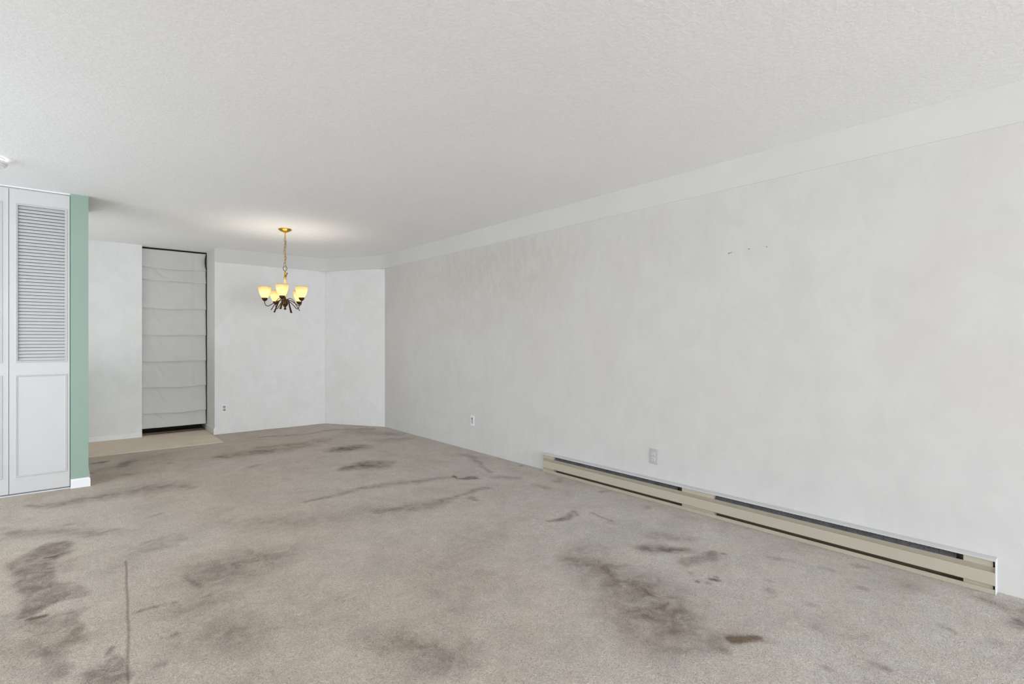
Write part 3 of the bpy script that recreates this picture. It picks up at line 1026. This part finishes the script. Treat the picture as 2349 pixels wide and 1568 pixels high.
lathe(bm, [(0.0, z_(1.724)), (0.006, z_(1.712)), (0.010, z_(1.690)), (0.019, z_(1.672)), (0.030, z_(1.652)), (0.033, z_(1.638)), (0.029, z_(1.622)), (0.018, z_(1.605)), (0.008, z_(1.595)), (0.005, z_(1.592)), (0.010, z_(1.588)), (0.0145, z_(1.580)), (0.012, z_(1.571)), (0.004, z_(1.565)), (0.0, z_(1.564))], 28)
build('hub', bm, M['bronze'], ch, smooth=True, angle=60)
to_cam = Vector((-CX, -CY)).normalized()
cam_r = Vector((-to_cam.y, to_cam.x))       # to the right as the camera sees it
shade_me = bulb_me = None
for k, (ph, ps) in enumerate(((-8, -22), (54, 74), (134, 150), (208, 222), (280, 290))):
    a = math.radians(ph)
    d2 = to_cam * math.cos(a) + cam_r * math.sin(a)
    d = Vector((d2.x, d2.y, 0))
    sd = Vector((-d.y, d.x, 0))
    R = 0.203
    LEAN = 0.095                                # the fixture hangs a little out of plumb
    def P_(r, z, s=0.0): return d * r + sd * s + Vector((0, 0, z_(z) + r * (LEAN * math.cos(a) - 0.06)))
    dz = R * (LEAN * math.cos(a) - 0.06)
    # round rod: out of the hub, dipping, then up into the cup
    path = spline([P_(0.015, 1.660), P_(0.060, 1.668), P_(0.115, 1.640), P_(0.165, 1.610), P_(0.192, 1.618), P_(R, 1.648), P_(R, 1.668)], 6)
    bm = bmesh.new()
    tube(bm, path, 0.0042, 10, side=sd)
    arm = build('arm', bm, M['bronze'], ch, smooth=True)
    d_arm, a_arm = d, a
    a = math.radians(ps)
    d2 = to_cam * math.cos(a) + cam_r * math.sin(a)
    d = Vector((d2.x, d2.y, 0))
    sd = Vector((-d.y, d.x, 0))
    # forged leaf strap under the rod, ending in a flared tip
    path = spline([P_(0.018, 1.672), P_(0.050, 1.694), P_(0.085, 1.672, 0.006), P_(0.115, 1.620, 0.010), P_(0.150, 1.562, 0.012)], 6)
    n = len(path)
    fl = ([0.005 + 0.007 * (i / (n - 1)) ** 1.5 for i in range(n)], [0.0035] * n)
    bm = bmesh.new()
    tube(bm, path, 0, 10, side=sd, flat=fl)
    build('leaf_strap', bm, M['bronze'], arm, smooth=True, angle=60)
    d, a = d_arm, a_arm
    # cup
    bm = bmesh.new()
    lathe(bm, [(0.0, z_(1.660)), (0.008, z_(1.661)), (0.018, z_(1.668)), (0.027, z_(1.680)), (0.0305, z_(1.694)), (0.029, z_(1.6965)), (0.0, z_(1.695))], 28)
    for v_ in bm.verts: v_.co += d * R + Vector((0, 0, dz))
    build('cup', bm, M['bronze'], arm, smooth=True, angle=50)
    # glass shade and bulb
    if shade_me is None:
        bm = bmesh.new()
        out = [(0.025, 0.0), (0.036, 0.014), (0.047, 0.036), (0.056, 0.062), (0.062, 0.088), (0.0655, 0.112), (0.066, 0.124)]
        inn = [(r - 0.003, z) for r, z in out[::-1]]
        lathe(bm, [(0.0, 0.0)] + out + [(0.0645, 0.1255)] + inn[1:-1] + [(0.022, 0.004), (0.0, 0.004)], 40)
        bmesh.ops.recalc_face_normals(bm, faces=bm.faces[:])
        shade_me = bpy.data.meshes.new('glass_shade')
        bm.to_mesh(shade_me); bm.free()
        for p in shade_me.polygons: p.use_smooth = True
        shade_me.materials.append(M['glass'])
        bm = bmesh.new()
        lathe(bm, [(0.0, 0.005), (0.012, 0.008), (0.013, 0.030), (0.021, 0.052), (0.026, 0.070), (0.024, 0.086), (0.015, 0.097), (0.0, 0.101)], 20)
        bmesh.ops.recalc_face_normals(bm, faces=bm.faces[:])
        bulb_me = bpy.data.meshes.new('bulb')
        bm.to_mesh(bulb_me); bm.free()
        for p in bulb_me.polygons: p.use_smooth = True
        bulb_me.materials.append(M['bulb'])
    s = link('glass_shade', shade_me, ch)
    s.location = d * R + Vector((0, 0, z_(1.694) + dz))
    s.rotation_euler = (0, 0, 0.7 * k)
    bl = link('bulb', bulb_me, s)
